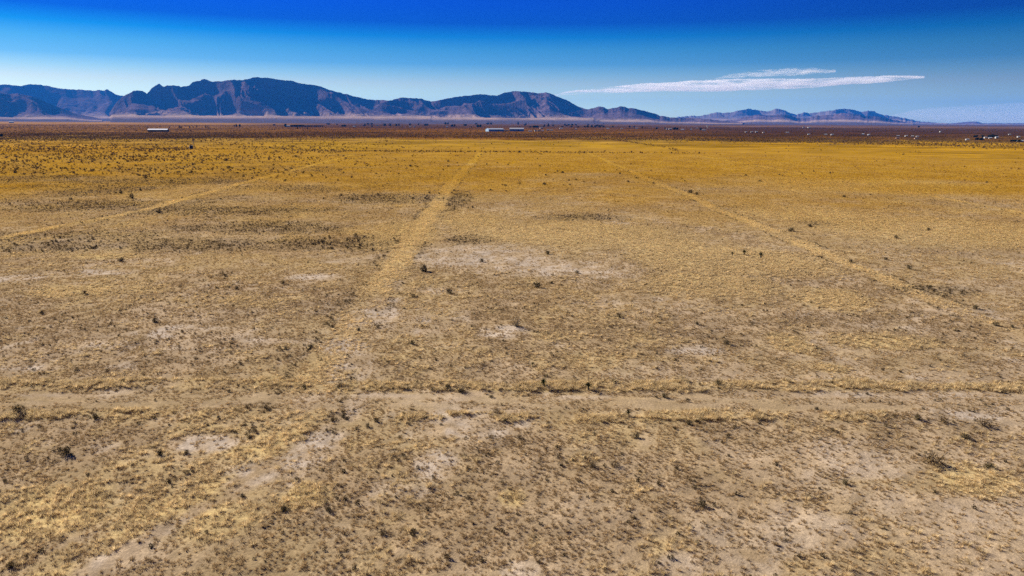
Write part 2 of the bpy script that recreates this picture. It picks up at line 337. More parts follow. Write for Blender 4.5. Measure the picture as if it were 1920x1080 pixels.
# ------------------------------------------------------------------ ground
def build_ground():
    th_in = np.radians(np.linspace(-62, 62, 560)); th_out = np.radians(np.linspace(62, 298, 90))[1:]
    th = np.concatenate([th_in, th_out])
    r = np.concatenate([[0.0, 8, 16, 24], np.exp(np.linspace(math.log(30), math.log(1200), 430)), np.exp(np.linspace(math.log(1200), math.log(60000), 150))[1:]])
    T, Rr = np.meshgrid(th, r, indexing='ij')
    x = Rr * np.sin(T); y = Rr * np.cos(T)
    f = fields(x, y); z = relief(x, y, f); c = albedo(x, y, f)
    # the plain lies lower beyond the haze so that no edge shows
    V = np.stack([x, y, z], -1).reshape(-1, 3)
    nu, nv = x.shape
    i = np.arange(nu * nv).reshape(nu, nv); i = np.concatenate([i, i[:1]], 0)
    Fq = np.stack([i[:-1, :-1], i[:-1, 1:], i[1:, 1:], i[1:, :-1]], -1).reshape(-1, 4)
    me = mesh_np('ground', V, Fq, True); setcol(me, c.reshape(-1, 3)); me.materials.append(M_GROUND)
    tag(link(bpy.data.objects.new('ground', me)), kind='structure')
build_ground()
def strip(name, ctr, half, label=None):
    """a ragged-edged sheet following a centre line of (x, y) points; sits just above the ground"""
    P = np.array(ctr); d = np.gradient(P, axis=0); d /= np.linalg.norm(d, axis=1)[:, None]; nrm = np.stack([-d[:, 1], d[:, 0]], -1)
    s = np.linspace(-1, 1, 9)
    hw = half * (1 + .35 * (fbm(P[:, 0] / 3, P[:, 1] / 3, 13, 3) - .5)); hw2 = half * (1 + .35 * (fbm(P[:, 0] / 3 + 50, P[:, 1] / 3, 14, 3) - .5))
    off = np.where(s[None] < 0, s[None] * hw[:, None], s[None] * hw2[:, None])
    x = P[:, :1] + nrm[:, :1] * off; y = P[:, 1:] + nrm[:, 1:] * off
    f = fields(x, y); z = relief(x, y, f) + .02 - .12 * ss(.6, 1, np.abs(s))[None]; c = albedo(x, y, f)
    me = mesh_np(name, np.stack([x, y, z], -1).reshape(-1, 3), grid_faces(*x.shape)[:, ::-1], True)
    setcol(me, c.reshape(-1, 3)); me.materials.append(M_GROUND)
    o = link(bpy.data.objects.new(name, me)); tag(o, label, None, None, 'structure'); return o
xs = np.linspace(-160, 160, 640)
strip('dirt_road', np.stack([xs, road_y(xs) + .3], -1), 2.6)
for T in TRACKS:
    ys = np.arange(T[3], T[4], .8)
    strip('grassy_track', np.stack([track_x(T, ys), ys], -1), T[2])

# ------------------------------------------------------------------ mountains (height fields on polar sectors)
def skyline(pts, px): a = np.array(pts, float); return np.interp(px, a[:, 0], a[:, 1])
def dirpx(px):       # ground azimuth of a pixel column on the horizon
    return np.arctan2((px - 960) / FOC, math.cos(PITCH) + 312 / FOC * math.sin(PITCH))
def mountain(name, pts, rc, lf, lb, base, apron, seed, carve=.5, rough=1.0, rock=(.10,.062,.065), tanc=(.26,.17,.12), step=1.6, nr=150, skew=.7, wl=640):
    px = np.arange(pts[0][0], pts[-1][0] + step, step); th = dirpx(px)
    el = (hz(px) - skyline(pts, px)) / (FOC * 1.03) * np.cos(th)
    crest = rc * (1 + .05 * (fbm(px / 90, px * 0, seed, 3) - .5)) / np.cos(th) ** .6
    H = CAM_H + crest * el + (fbm(px / 5, px * 0, seed + 5, 4, .65) - .5) * rough * crest * .0016
    q = np.concatenate([np.linspace(-1, 0, 36)[:-1], np.linspace(0, 1, nr), np.linspace(1, 1 + apron / lf, 26)[1:]])    # <0 back slope, 0 crest, 1 foot, >1 apron
    TH, Q = np.meshgrid(th, q, indexing='ij'); HH = H[:, None] + 0 * Q; CR = crest[:, None] + 0 * Q
    R = CR - np.where(Q < 0, Q * lb, Q * lf)
    x = R * np.sin(TH); y = R * np.cos(TH); s = R * TH
    bz = base * np.clip((HH - CAM_H) / 200, .3, 1)
    u = np.clip(Q, 0, 1); relh = np.maximum(HH - bz, 0)
    prof = .55 * (1 - u) ** 1.5 + .45 * (1 - ss(0, 1, u))
    warp = (fbm(s / 2200, R / 2200, seed + 9, 3) - .5) * 1400
    sx = (s + warp + skew * (R - CR)) / wl; sy = (R + warp * .5) / (wl * 3.2)
    rg = ridged(sx, sy, seed, 7, .52)
    big = ridged(sx * .38 + 7, sy * .5, seed + 3, 3, .5)
    rg = ss(.12, .62, rg); big = ss(.1, .7, big); cut = (1 - rg) * .6 + (1 - big) * .6
    amp = np.clip(u * 5, 0, 1) * (1 - ss(.8, 1.05, Q)) * .9 + .03
    z = bz + relh * prof * (1 - carve * cut * amp * .9) + relh * .2 * (rg - .7) * amp
    z = np.where(Q < 0, bz + relh * (1 - np.abs(Q)) ** 1.2 * (1 - .25 * cut * np.clip(-Q * 4, 0, 1)), z)
    ap = np.clip((Q - 1) * lf / apron, 0, 1)
    z = np.where(Q > 1, bz * (1 - ap) ** 1.6 - 3.0 * ap, z)
    hn = np.clip((z - bz) / np.maximum(relh, 1), 0, 1)
    rockc = np.array(rock) * (0.7 + .7 * fbm(s / 400, R / 700, seed + 20, 4))[..., None]
    fan = (0.62 + .75 * fbm(s / 500, R / 2500, seed + 21, 4))
    tn = np.array(tanc) * fan[..., None]
    k = np.clip(ss(.20, .05, hn) * (.35 + 1.1 * fbm(s / 600, R / 900, seed + 22, 3)), 0, 1)
    c = lerp(rockc, tn, k)
    low = np.broadcast_to(c3(.085, .06, .06), c.shape)
    c = lerp(c, np.array([.34, .23, .15]) * fan[..., None], ss(.9, 1.02, Q) * (1 - ss(.12, .4, ap)) * .8)
    c = lerp(c, low, np.clip(ss(.15, .5, ap), 0, 1))
    me = mesh_np(name, np.stack([x, y, z], -1).reshape(-1, 3), grid_faces(*x.shape), True)
    setcol(me, c.reshape(-1, 3)); me.materials.append(M_ROCK)
    return tag(link(bpy.data.objects.new(name, me)), kind='structure')
mountain('mountains', [(-420,176),(-250,168),(-120,163),(0,160),(30,161),(48,163),(60,160),(80,160),(95,163),(115,167),(140,170),(160,170),(180,172),(193,170),(200,172),(208,168.5),(215,174),(225,179),(235,181),(245,183),(262,190),(290,205),(320,222)],
    21000, 2500, 3500, 120, 3500, 100, carve=.45, step=2.2, nr=90, wl=1300)
mountain('mountains', [(-420,186),(-200,178),(-60,174),(0,175),(25,178),(40,177),(60,181),(80,187),(100,197),(120,205),(140,212),(170,219),(190,224)],
    15500, 1500, 2000, 70, 3500, 200, carve=.5, step=2, nr=80)
mountain('mountains', [(205,212),(222,192),(235,181.5),(245,177),(255,172),(265,170),(273,172),(280,175.5),(285,172),(290,166),(298,161),(305,158),(312,163.5),(320,162),(330,162),(345,164),(360,162),(367,156),(380,152.5),(390,149),(400,153.5),(420,155),(440,152),(460,152),(480,148),(490,147),(505,147),(525,150),(550,153),(565,158),(580,160),(600,163),(620,170),(635,174),(650,177),(670,183),(690,187),(700,188),(720,189),(735,191),(760,196),(790,205),(820,216)],
    15500, 1900, 2600, 120, 5200, 300, carve=.8, step=1.1, nr=230)
mountain('mountains', [(700,200),(725,191),(745,186),(755,184),(770,185),(790,186),(800,189),(808,191),(820,189),(832,186),(845,184),(860,182),(875,180),(900,178),(915,179),(930,180),(945,175),(960,173),(980,173),(1000,175),(1010,177),(1022,175),(1035,179),(1050,185),(1065,191),(1075,197),(1085,201),(1100,206),(1115,213),(1130,221)],
    15000, 1550, 2400, 105, 5200, 400, carve=.8, step=1.1, nr=200, wl=600)
mountain('hills', [(1060,214),(1085,208),(1100,205.5),(1110,203),(1122,200),(1130,202),(1138,205),(1150,203),(1160,200),(1165,200),(1175,203),(1190,204),(1205,208),(1225,213),(1235,217),(1260,221),(1310,222),(1350,226),(1390,229)],
    14000, 1050, 1400, 60, 3900, 500, carve=.68, step=1.2, nr=130, wl=560)
mountain('mountains', [(1230,227),(1270,219.5),(1290,217.5),(1310,217.5),(1330,213.5),(1345,210.5),(1355,212),(1370,210.5),(1385,206.5),(1400,204.5),(1410,206),(1425,208.5),(1440,208.5),(1452,204.5),(1465,206.5),(1480,212),(1490,215),(1505,211),(1515,213),(1530,211),(1550,208),(1565,205.5),(1580,204),(1595,206),(1610,210),(1625,208),(1635,209),(1645,214),(1660,217),(1680,219),(1700,223),(1720,227),(1740,229),(1775,232)],
    25000, 1900, 2600, 130, 3000, 600, carve=.8, step=1.1, nr=150, wl=800, rough=1.2, rock=(.14,.10,.08))
mountain('mountains', [(1345,228),(1380,224),(1400,218.5),(1420,215),(1440,217),(1460,215),(1475,216),(1495,222),(1510,222),(1525,218),(1540,216),(1560,215),(1575,212),(1590,213),(1610,216),(1640,218.5),(1660,222),(1680,226),(1710,231)],
    18000, 1250, 1800, 90, 5000, 700, carve=.72, step=1.2, nr=130, wl=800)
mountain('hills', [(1660,232),(1700,228),(1740,229.5),(1780,231.5),(1800,229.5),(1815,228),(1830,228),(1840,231),(1880,231.2),(1920,231),(2000,229),(2150,230),(2300,233)],
    24000, 2200, 3000, 25, 3000, 800, carve=.4, step=2.5, nr=60, rough=.4)

# ------------------------------------------------------------------ grass: tuft shapes
LIB = bpy.data.collections.new('plant_shapes')     # shapes only, used by the scatters; not linked to the scene
def tuft_mesh(name, n, rad, h, droop, width, mat, seed, spread=1.0):
    r = np.random.default_rng(seed); V = []; Fc = []
    for i in range(n):
        a = r.uniform(0, 2 * math.pi); k = math.sqrt(r.uniform(0, 1)); b = k * rad * .45
        lean = k * spread * r.uniform(.6, 1.2); L = h * r.uniform(.65, 1.15)
        p = np.array([math.cos(a) * b, math.sin(a) * b, -0.03]); d = np.array([math.cos(a) * math.sin(lean), math.sin(a) * math.sin(lean), math.cos(lean)])
        sd = np.array([-math.sin(a + r.uniform(-.8, .8)), math.cos(a + r.uniform(-.8, .8)), 0]) * width
        i0 = len(V); q = p
        for s in range(3):
            ww = (1, .75, 0.12)[s]
            V += [q - sd * ww, q + sd * ww]
            q = q + d * L * .5; d = d + np.array([math.cos(a), math.sin(a), 0]) * droop * r.uniform(.5, 1.3) - np.array([0, 0, droop * .8]); d /= np.linalg.norm(d)
        for s in range(2): Fc.append((i0 + 2 * s, i0 + 2 * s + 1, i0 + 2 * s + 3, i0 + 2 * s + 2))
    me = mesh_np(name, V, Fc, True); me.materials.append(mat); return me
def clump_mesh(name, n, rx, rz, leaf, mat, seed, lobes=4):
    """a bush crown: many small leaf faces filling a few uneven lobes"""
    r = np.random.default_rng(seed); V = []; Fc = []
    C = [(r.uniform(-.45, .45) * rx, r.uniform(-.45, .45) * rx, rz * r.uniform(.35, .6), r.uniform(.45, .75)) for _ in range(lobes)]
    for i in range(n):
        cx, cy, cz, s = C[r.integers(lobes)]
        d = r.normal(size=3); d /= np.linalg.norm(d); k = r.uniform(.25, 1) ** .45
        p = np.array([cx + d[0] * rx * s * k, cy + d[1] * rx * s * k, max(cz + d[2] * rz * s * k, .02)])
        u = r.normal(size=3); u /= np.linalg.norm(u); v = np.cross(u, r.normal(size=3)); v /= np.linalg.norm(v)
        a, b = u * leaf * r.uniform(.6, 1.4), v * leaf * r.uniform(.3, .8)
        i0 = len(V); V += [p - a, p + b, p + a, p - b]; Fc.append((i0, i0 + 1, i0 + 2, i0 + 3))
    me = mesh_np(name, V, Fc); me.materials.append(mat); return me
def libobj(col, me):
    o = bpy.data.objects.new(me.name, me); col.objects.link(o); return o
C_TUFT = bpy.data.collections.new('tuft_shapes'); C_FAR = bpy.data.collections.new('far_shapes')
for i in range(5): libobj(C_TUFT, tuft_mesh('a_bunch_%d' % i, 38, .20, .24, .18, .016, M_BLADE, 50 + i, .95))      # 0-4 low bunch grass
for i in range(4): libobj(C_TUFT, tuft_mesh('b_straw_%d' % i, 50, .27, .43, .24, .013, M_BLADE, 70 + i, .85))      # 5-8 tall pale straw
for i in range(3): libobj(C_TUFT, clump_mesh('c_forb_%d' % i, 80, .26, .26, .045, M_BLADE, 90 + i, 4))            # 9-11 dark forbs
for i in range(3): libobj(C_TUFT, tuft_mesh('d_mat_%d' % i, 60, .65, .34, .20, .03, M_BLADE, 110 + i, .9))        # 12-14 wide clumps for the middle distance
for i in range(4): libobj(C_FAR, clump_mesh('e_shrub_%d' % i, 46, 1.0, .9, .24, M_FARLEAF, 130 + i, 4))
def scatter(name, col, P, scale, rot, idx, tint, label):
    me = bpy.data.meshes.new(name); n = len(P)
    me.vertices.add(n); me.vertices.foreach_set('co', P.astype(np.float32).ravel())
    for an, ty, key, d in (('size', 'FLOAT', 'value', scale.astype(np.float32)), ('turn', 'FLOAT', 'value', rot.astype(np.float32)), ('shape', 'INT', 'value', idx.astype(np.int32))):
        me.attributes.new(an, ty, 'POINT').data.foreach_set(key, d)
    setcol(me, tint, 'tint')
    o = link(bpy.data.objects.new(name, me)); tag(o, label, None, None, 'stuff')
    ng = bpy.data.node_groups.new(name + '_nodes', 'GeometryNodeTree')
    ng.interface.new_socket('Geometry', in_out='INPUT', socket_type='NodeSocketGeometry'); ng.interface.new_socket('Geometry', in_out='OUTPUT', socket_type='NodeSocketGeometry')
    gi = ng.nodes.new('NodeGroupInput'); go = ng.nodes.new('NodeGroupOutput')
    ip = ng.nodes.new('GeometryNodeInstanceOnPoints'); ci = ng.nodes.new('GeometryNodeCollectionInfo')
    ci.inputs[0].default_value = col; ci.inputs['Separate Children'].default_value = True; ci.inputs['Reset Children'].default_value = True
    def na(nm, dt):
        q = ng.nodes.new('GeometryNodeInputNamedAttribute'); q.data_type = dt; q.inputs[0].default_value = nm
        return [s for s in q.outputs if s.enabled and s.name == 'Attribute'][0]
    cx = ng.nodes.new('ShaderNodeCombineXYZ')
    L = ng.links
    L.new(gi.outputs[0], ip.inputs['Points']); L.new(ci.outputs[0], ip.inputs['Instance']); ip.inputs['Pick Instance'].default_value = True
    L.new(na('shape', 'INT'), ip.inputs['Instance Index']); L.new(na('turn', 'FLOAT'), cx.inputs[2]); L.new(cx.outputs[0], ip.inputs['Rotation'])
    L.new(na('size', 'FLOAT'), ip.inputs['Scale']); L.new(ip.outputs[0], go.inputs[0])
    o.modifiers.new('scatter', 'NODES').node_group = ng
    return o
def jitter_sector(r0, r1, half, cell):
    X = r1 * math.sin(half); gx = np.arange(-X, X, cell); gy = np.arange(max(r0 * math.cos(half) - 2, 0), r1, cell)
    x, y = np.meshgrid(gx, gy); x = x.ravel() + rng.uniform(-.5, .5, x.size) * cell; y = y.ravel() + rng.uniform(-.5, .5, y.size) * cell
    r = np.hypot(x, y); k = (r > r0) & (r < r1) & (np.abs(np.arctan2(x, y)) < half)
    return x[k], y[k]
HALF = math.radians(44)
def grass_zone(name, r0, r1, cell, size, label, keep=1.0, wide=False, fade=(0, 1, 1e5, 2e5)):
    x, y = jitter_sector(r0, r1, HALF, cell); rr = np.hypot(x, y) * (1 + (fbm(x / 30, y / 30, 507, 3) - .5) * .5)
    k = rng.uniform(0, 1, len(x)) < ss(fade[0], fade[1], rr) * (1 - ss(fade[2], fade[3], rr)); x, y = x[k], y[k]; f = fields(x, y)
    n = len(x)
    p = (.72 - .46 * f['bare'] + .2 * f['brown'] + .3 * f['straw']) * keep
    p = p * (.45 + 1.1 * ss(.35, .62, fbm(x / 1.3, y / 1.3, 501, 2)))
    p = np.where(f['road'] > .5, (.3 + .6 * (1 - f['bare'])) * 1.7 * ss(.36, .62, fbm(x / 4, y / 1.6, 503, 3)), p); p = np.maximum(p, f['berm'] * .95); p = np.where((f['trk'] > .5) & (f['road'] < .3), np.maximum(p, .7 * keep), p)
    k = rng.uniform(0, 1, n) < p
    x, y = x[k], y[k]; f = {a: b[k] for a, b in f.items()}; n = len(x)
    z = relief(x, y, f)
    u = rng.uniform(0, 1, n)
    straw = u < f['straw'] * .85
    forb = (~straw) & (rng.uniform(0, 1, n) < (.008 if wide else .011) + .24 * f['dark'] + .03 * f['brown'])
    idx = rng.integers(0, 5, n) if not wide else rng.integers(12, 15, n)
    idx = np.where(straw & (not wide), rng.integers(5, 9, n), idx); idx = np.where(forb, rng.integers(9, 12, n), idx)
    sc = size * np.clip(np.exp(rng.normal(0, .38, n)), .3, 1.7) * np.where(straw, 1.05, 1.0) * np.where(forb, (1.1 if not wide else 1.6) + .15 * f['dark'], 1.0) * (1 + .25 * f['berm'])
    t = lerp(np.broadcast_to(c3(.41, .285, .14), (n, 3)), np.broadcast_to(c3(.30, .205, .105), (n, 3)), f['brown'] * rng.uniform(.3, 1, n))
    t = lerp(t, np.broadcast_to(c3(.40, .22, .014), (n, 3)), np.clip(f['gold'] * rng.uniform(.6, 1.2, n), 0, 1))
    t = np.where(straw[:, None], lerp(np.broadcast_to(c3(.62, .475, .255), (n, 3)), np.broadcast_to(c3(.50, .305, .045), (n, 3)), f['gold']), t)
    t = np.where(forb[:, None], np.broadcast_to(c3(.075, .055, .03), (n, 3)), t)
    dk = np.clip(f['dark'] * rng.uniform(.2, 1.1, n), 0, 1) * (~straw)
    t = lerp(t, np.broadcast_to(c3(.085, .058, .03), (n, 3)), dk)
    t = t * rng.uniform(.78, 1.2, (n, 1)) * (1 + .12 * f['trk'])[:, None]
    scatter(name, C_TUFT, np.stack([x, y, z - .02], -1), sc, rng.uniform(0, 6.283, n), idx, t, label)
    return n
nz_ = [grass_zone('bunch_grass', 30, 195, .31, .66, 'dry tan bunch grass and pale straw covering the near plain', 1.0, False, (0, 1, 115, 190)),
       grass_zone('dry_grass', 105, 330, .42, .66, 'dry straw coloured grass covering the middle of the plain', 1.0, False, (115, 190, 180, 330)),
       grass_zone('straw_grass', 170, 560, .66, .80, 'dry golden straw beyond the middle of the plain', .95, False, (180, 300, 330, 560)),
       grass_zone('golden_grass', 270, 760, 1.6, .62, 'golden dry grass out toward the far track', .8, True, (270, 480, 600, 760))]
print('tufts', nz_)

# ------------------------------------------------------------------ far shrubs: one mass per belt, the biggest ones single
def far_density(x, y):
    px = 960 + x / y * FOC * 1.03; py = hz(px) + CAM_H / y * FOC * 1.06
    d = .012 + .09 * ss(.5, .7, fbm(x / 60, y / 60, 601, 3))
    left = ss(900, 300, px)
    d = d + left * ss(245, 265, py) * ss(350, 310, py) * (.22 + .95 * ss(.45, .65, fbm(x / 45, y / 70, 602, 3)))
    d = d + ss(700, 560, np.abs(px - 60) * 2 + 0) * np.exp(-((py - 293) / 4) ** 2) * .8
    line = np.interp(px, [0, 700, 960, 1130, 1300, 1500, 1700, 1920], [262, 256, 255, 259, 262, 265, 270, 279])
    d = d + np.exp(-((py - line) / 3.2) ** 2) * 1.6 * np.where(px > 900, 1, .7)
    d = d + ss(0, 6, line - py) * .7
    d = d + np.exp(-((py - np.interp(px, [560, 720, 1290, 1360], [283, 284, 288, 289])) / .9) ** 2) * 3.0 * ss(540, 600, px) * ss(1370, 1300, px)
    d = d + 2.2 * np.exp(-((x - np.interp(y, [690, 860, 1220], [173, 190, 176])) / 5) ** 2) * (y > 680) * (y < 1230)
    d = d + 3 * np.exp(-((py - 280.5) / 1.3) ** 2) * ss(235, 250, px) * ss(340, 325, px)
    d = d * (1 - .75 * ss(1000, 1300, px) * ss(272, 280, py) * ss(400, 300, py))
    return d, px, py
def build_far():
    out = []
    for r0, r1, cell, sz in ((300, 900, 4.2, .95), (900, 2000, 5.2, 1.0), (2000, 5200, 14, 1.5)):
        x, y = jitter_sector(r0, r1, HALF, cell); d, px, py = far_density(x, y)
        k = rng.uniform(0, 1, len(x)) < d * .5
        x, y = x[k], y[k]; n = len(x)
        s = sz * np.exp(rng.normal(0, .35, n)) * .8
        out.append((x, y, s))
    x = np.concatenate([o[0] for o in out]); y = np.concatenate([o[1] for o in out]); s = np.concatenate([o[2] for o in out])
    return x, y, s
FX, FY, FS = build_far()
vis = (np.abs(FX / FY) < .73)
app = np.where(vis, FS / FY, 0)
order = np.argsort(-app); single = order[:215]; rest = np.setdiff1d(np.arange(len(FX)), single)
n = len(rest)
t = lerp(np.broadcast_to(c3(.10, .066, .02), (n, 3)), np.broadcast_to(c3(.165, .08, .027), (n, 3)), rng.uniform(0, 1, n))
scatter('desert_scrub', C_FAR, np.stack([FX[rest], FY[rest], 0 * FX[rest]], -1), FS[rest], rng.uniform(0, 6.28, n), rng.integers(0, 4, n), t, 'dark low scrub spread over the far plain')
print('far', len(FX))

# ------------------------------------------------------------------ shrubs one by one
def stem_mesh(name, n, rad, h, mat, seed, th=.018):
    r = np.random.default_rng(seed); V = []; Fc = []
    def seg(p, q, a, b):
        d = q - p; u = np.cross(d, [.3, .2, 1]); u /= np.linalg.norm(u) + 1e-9; v = np.cross(d, u); v /= np.linalg.norm(v) + 1e-9
        i0 = len(V)
        for c, w_ in ((p, a), (q, b)):
            for k in range(3): V.append(c + (u * math.cos(k * 2.094) + v * math.sin(k * 2.094)) * w_)
        for k in range(3): Fc.append((i0 + k, i0 + (k + 1) % 3, i0 + 3 + (k + 1) % 3, i0 + 3 + k))
    for i in range(n):
        a = r.uniform(0, 6.28); p = np.array([math.cos(a), math.sin(a), 0]) * .06 * rad; p[2] = -.05
        l = r.uniform(.2, 1.1); d = np.array([math.cos(a) * math.sin(l), math.sin(a) * math.sin(l), math.cos(l)])
        w_ = th
        for s in range(3):
            q = p + d * h * r.uniform(.28, .42); seg(p, q, w_, w_ * .65)
            if s:
                b = d + r.normal(size=3) * .5; b /= np.linalg.norm(b); seg(q, q + b * h * .3, w_ * .5, w_ * .2)
            p = q; w_ *= .65; d = d + r.normal(size=3) * .28; d /= np.linalg.norm(d)
    me = mesh_np(name, V, Fc); me.materials.append(mat); return me
SH_LEAF = [clump_mesh('foliage', 330, .52, .62, .055, M_SHRUB, 300 + i, 5) for i in range(4)]
SH_DRY = [clump_mesh('foliage', 240, .60, .50, .05, M_SHRUB2, 320 + i, 6) for i in range(3)]
SH_STEM = [stem_mesh('stems', 14, .5, .75, M_TWIG, 340 + i) for i in range(3)]
SH_BARE = [stem_mesh('stems', 46, .7, 1.0, M_TWIG, 350 + i, .016) for i in range(2)]
FARM = [clump_mesh('distant_shrub', 70, 1.0, .9, .2, M_SHRUB, 360 + i, 5) for i in range(4)]
def ground_z(x, y): return float(relief(np.array([x]), np.array([y]))[0])
SHR_G = 'dark desert shrubs scattered over the plain'
def shrub(px, py, wpx, label, kind='leaf', group=None):
    x, y = G(px, py); s = wpx * pxsize(x, y) / 1.15 * (.66 if py > 500 else .8)
    o = link(bpy.data.objects.new('shrub', None)); o.location = (x, y, ground_z(x, y) - .02); o.scale = (s, s, s * random.uniform(.85, 1.1)); o.rotation_euler.z = random.uniform(0, 6.28)
    o.empty_display_size = .3
    tag(o, label, 'shrub', group or SHR_G)
    st = SH_BARE if kind == 'bare' else SH_STEM
    link(bpy.data.objects.new('stems', random.choice(st)), o)
    if kind != 'bare': link(bpy.data.objects.new('foliage', random.choice(SH_DRY if kind == 'dry' else SH_LEAF)), o)
    return o
for a in [
 (123,852,34,'round dark shrub alone amid tan grass, biggest in the lower left'),
 (1318,948,30,'compact dark shrub with long shadow, lowest on the bare lower right'),
 (572,728,20,'upright dark shrub just above the road left of the crossing'),
 (643,781,22,'dark shrub just below the junction of road and track'),
 (706,790,20,'grey dark shrub below road, second right of the crossing'),
 (838,728,26,'low dark shrub in the upper straw berm, left of the bare thorn bush'),
 (920,745,18,'small dark shrub standing in the bare road bed'),
 (1247,746,24,'low dark shrub on the road bed right of the yuccas'),
 (1346,722,26,'brown shrub on the upper straw berm toward the right'),
 (1193,819,24,'dark shrub alone on pale soil below the small yucca'),
 (1584,907,22,'small grey shrub alone on bare pinkish soil at lower right'),
 (1811,822,26,'flat dark shrub alone on smooth pale soil near right edge'),
 (1852,878,28,'dark shrub beside the tallest straw tufts at lower right'),
 (1722,789,24,'darkest end of a shrub row on pale soil below the road'),
 (1292,797,24,'grey shrub under the lower berm right of the small yucca'),
 (773,644,22,'dark shrub on gravelly pale soil above the road centre'),
 (843,549,26,'olive dark shrub on brown grass below the pale flat'),
 (1006,539,32,'largest dark shrub amid the centre of the plain'),
 (794,509,34,'wide dark shrub beside the track at the pale flat'),
 (292,604,22,'tall dark shrub above a bare whitish patch at left'),
 (158,552,16,'small dark shrub in a yellowish grass patch at far left'),
 (248,372,18,'dark shrub beside the left grassy track'),
 (537,655,16,'dark shrub left of the gap, upper of two'),
 (582,652,18,'dark shrub close beside the near end of the track'),
 (1160,595,20,'single dark shrub right of the bare white patch'),
 (1307,610,16,'dark shrub at the left edge of dense brown grass'),
 (1363,645,26,'dark shrub with straw tail at right of centre'),
 (1295,362,16,'dark shrub on the right grassy track'),
 (1828,580,20,'dark shrub at the lower end of the right track'),
 (1742,540,16,'dark shrub in the dim band at right edge of plain'),
 (535,957,28,'dark grey shrub beside the bare strip at lower left'),
 (617,960,24,'blackish shrub right of the bare strip at lower left'),
 (300,852,26,'dark shrub right of the big round one at lower left'),
 (182,785,24,'brown dark shrub below the lower left berm'),
 (22,1062,24,'dark shrub at the bottom left corner'),
 (35,776,34,'dark shrub at the left edge under the berm'),
]: shrub(*a)
for a in [
 (637,724,24,'feathery brown shrub rising above the road crossing'),
 (1748,868,56,'wide brown dry shrub at lower right, widest there'),
 (1845,797,38,'dry brown shrub on pale soil near the right end of road'),
 (1768,793,34,'dry brown shrub continuing the row below the road'),
 (1110,876,40,'wide dry grey brown shrub low in the centre'),
 (1150,872,34,'tan dry shrub joined to the grey brown one low centre'),
 (718,1000,36,'dark brown dry shrub with dense grass at bottom centre'),
 (930,775,26,'pale brown dry shrub under the lower berm'),
 (865,735,26,'brown dry shrub at the foot of the bare thorn bush'),
 (975,822,26,'dry shrub with straw top below the road centre'),
 (920,820,22,'dry grey shrub left of the straw topped one'),
 (1010,1055,20,'brown dry shrub at bottom edge, centre'),
]: shrub(*a, kind='dry')
for a in [(863,734,30,'leafless thorn bush on the upper straw berm'), (968,613,32,'leafless thorn bush beside the bare white patch'), (1200,712,14,'small leafless bush behind the stalked yucca')]: shrub(*a, kind='bare')
for px, py, wpx in [(80,588,14),(227,490,16),(298,399,16),(273,334,14),(443,542,14),(423,518,14),(530,532,16),(623,615,16),(902,490,16),(1027,477,14),(1033,531,16),(1082,512,16),(775,557,16),(1190,615,12),(673,620,16),
                    (1307,365,12),(1520,425,14),(1742,432,12),(1660,487,12),(1595,493,14),(1705,505,18),(1482,434,18),(1867,612,18),(1898,615,14),(1680,447,14),(1530,768,14),(350,848,18),(690,800,18),(455,932,20),(410,785,16)]:
    shrub(px, py, wpx, 'small dark shrub standing alone in the grass', group='small lone dark shrubs')
for cx, cy, rx, ry, nn, lab in ((670,455,85,15,26,'dark shrub in the brown patch just left of the centre track'),(110,460,130,13,22,'dark shrub in the brown patch near the left edge'),(720,372,130,10,18,'dark shrub in the upper brown patch left of the centre track'),(864,374,34,20,9,'dark shrub in the brown patch right of the centre track')):
    for i in range(nn):
        shrub(cx + random.uniform(-rx, rx), cy + random.uniform(-ry, ry), random.uniform(5.5, 11) * (1 if cy > 400 else .8), lab, group=lab.replace('dark shrub', 'shrubs'))
for j in single[:max(0, 300 - 51 - 30 - 80)]:
    o = link(bpy.data.objects.new('shrub', FARM[j % 4])); o.location = (FX[j], FY[j], 0); s = FS[j] * .9; o.scale = (s, s, s * .85); o.rotation_euler.z = rng.uniform(0, 6.28)
    q_ = FX[j]
    lab = ('left of the left track' if q_ < -140 else 'between left and centre tracks' if q_ < -31 else 'between centre and right tracks' if q_ < 75 else 'right of the right track')
    tag(o, 'small dark shrub far out on the golden plain ' + lab, 'shrub', 'distant shrubs ' + lab)

# ------------------------------------------------------------------ yuccas
def yucca_leaves(seed, n=70, L=.75):
    r = np.random.default_rng(seed); V = []; Fc = []
    for i in range(n):
        a = r.uniform(0, 6.283); e = math.asin(r.uniform(-.25, .98)); d = np.array([math.cos(a) * math.cos(e), math.sin(a) * math.cos(e), math.sin(e)])
        sd = np.array([-math.sin(a), math.cos(a), 0]) * .034; up = np.array([0, 0, .012]); l = L * r.uniform(.75, 1.1); c = np.array([0, 0, .55])
        i0 = len(V); m_ = c + d * l * .5 + [0, 0, .02]; e_ = c + d * l
        V += [c - sd * .7, c + sd * .7, m_ + sd, m_ - sd, e_ - up * .1, c + up * 2 + d * .1]
        Fc += [(i0, i0 + 1, i0 + 2, i0 + 3), (i0 + 3, i0 + 2, i0 + 4, i0 + 5)]
    me = mesh_np('leaf_rosette', V, Fc); me.materials.append(M_YUCCA); return me
def tube_mesh(name, pts, radii, sides, mat):
    V = []; Fc = []
    for p, r_ in zip(pts, radii):
        for k in range(sides): V.append((p[0] + math.cos(k * 2 * math.pi / sides) * r_, p[1] + math.sin(k * 2 * math.pi / sides) * r_, p[2]))
    for s in range(len(pts) - 1):
        for k in range(sides): Fc.append((s * sides + k, s * sides + (k + 1) % sides, (s + 1) * sides + (k + 1) % sides, (s + 1) * sides + k))
    me = mesh_np(name, V, Fc, True); me.materials.append(mat); return me
Y_L = [yucca_leaves(i) for i in (1, 2)]
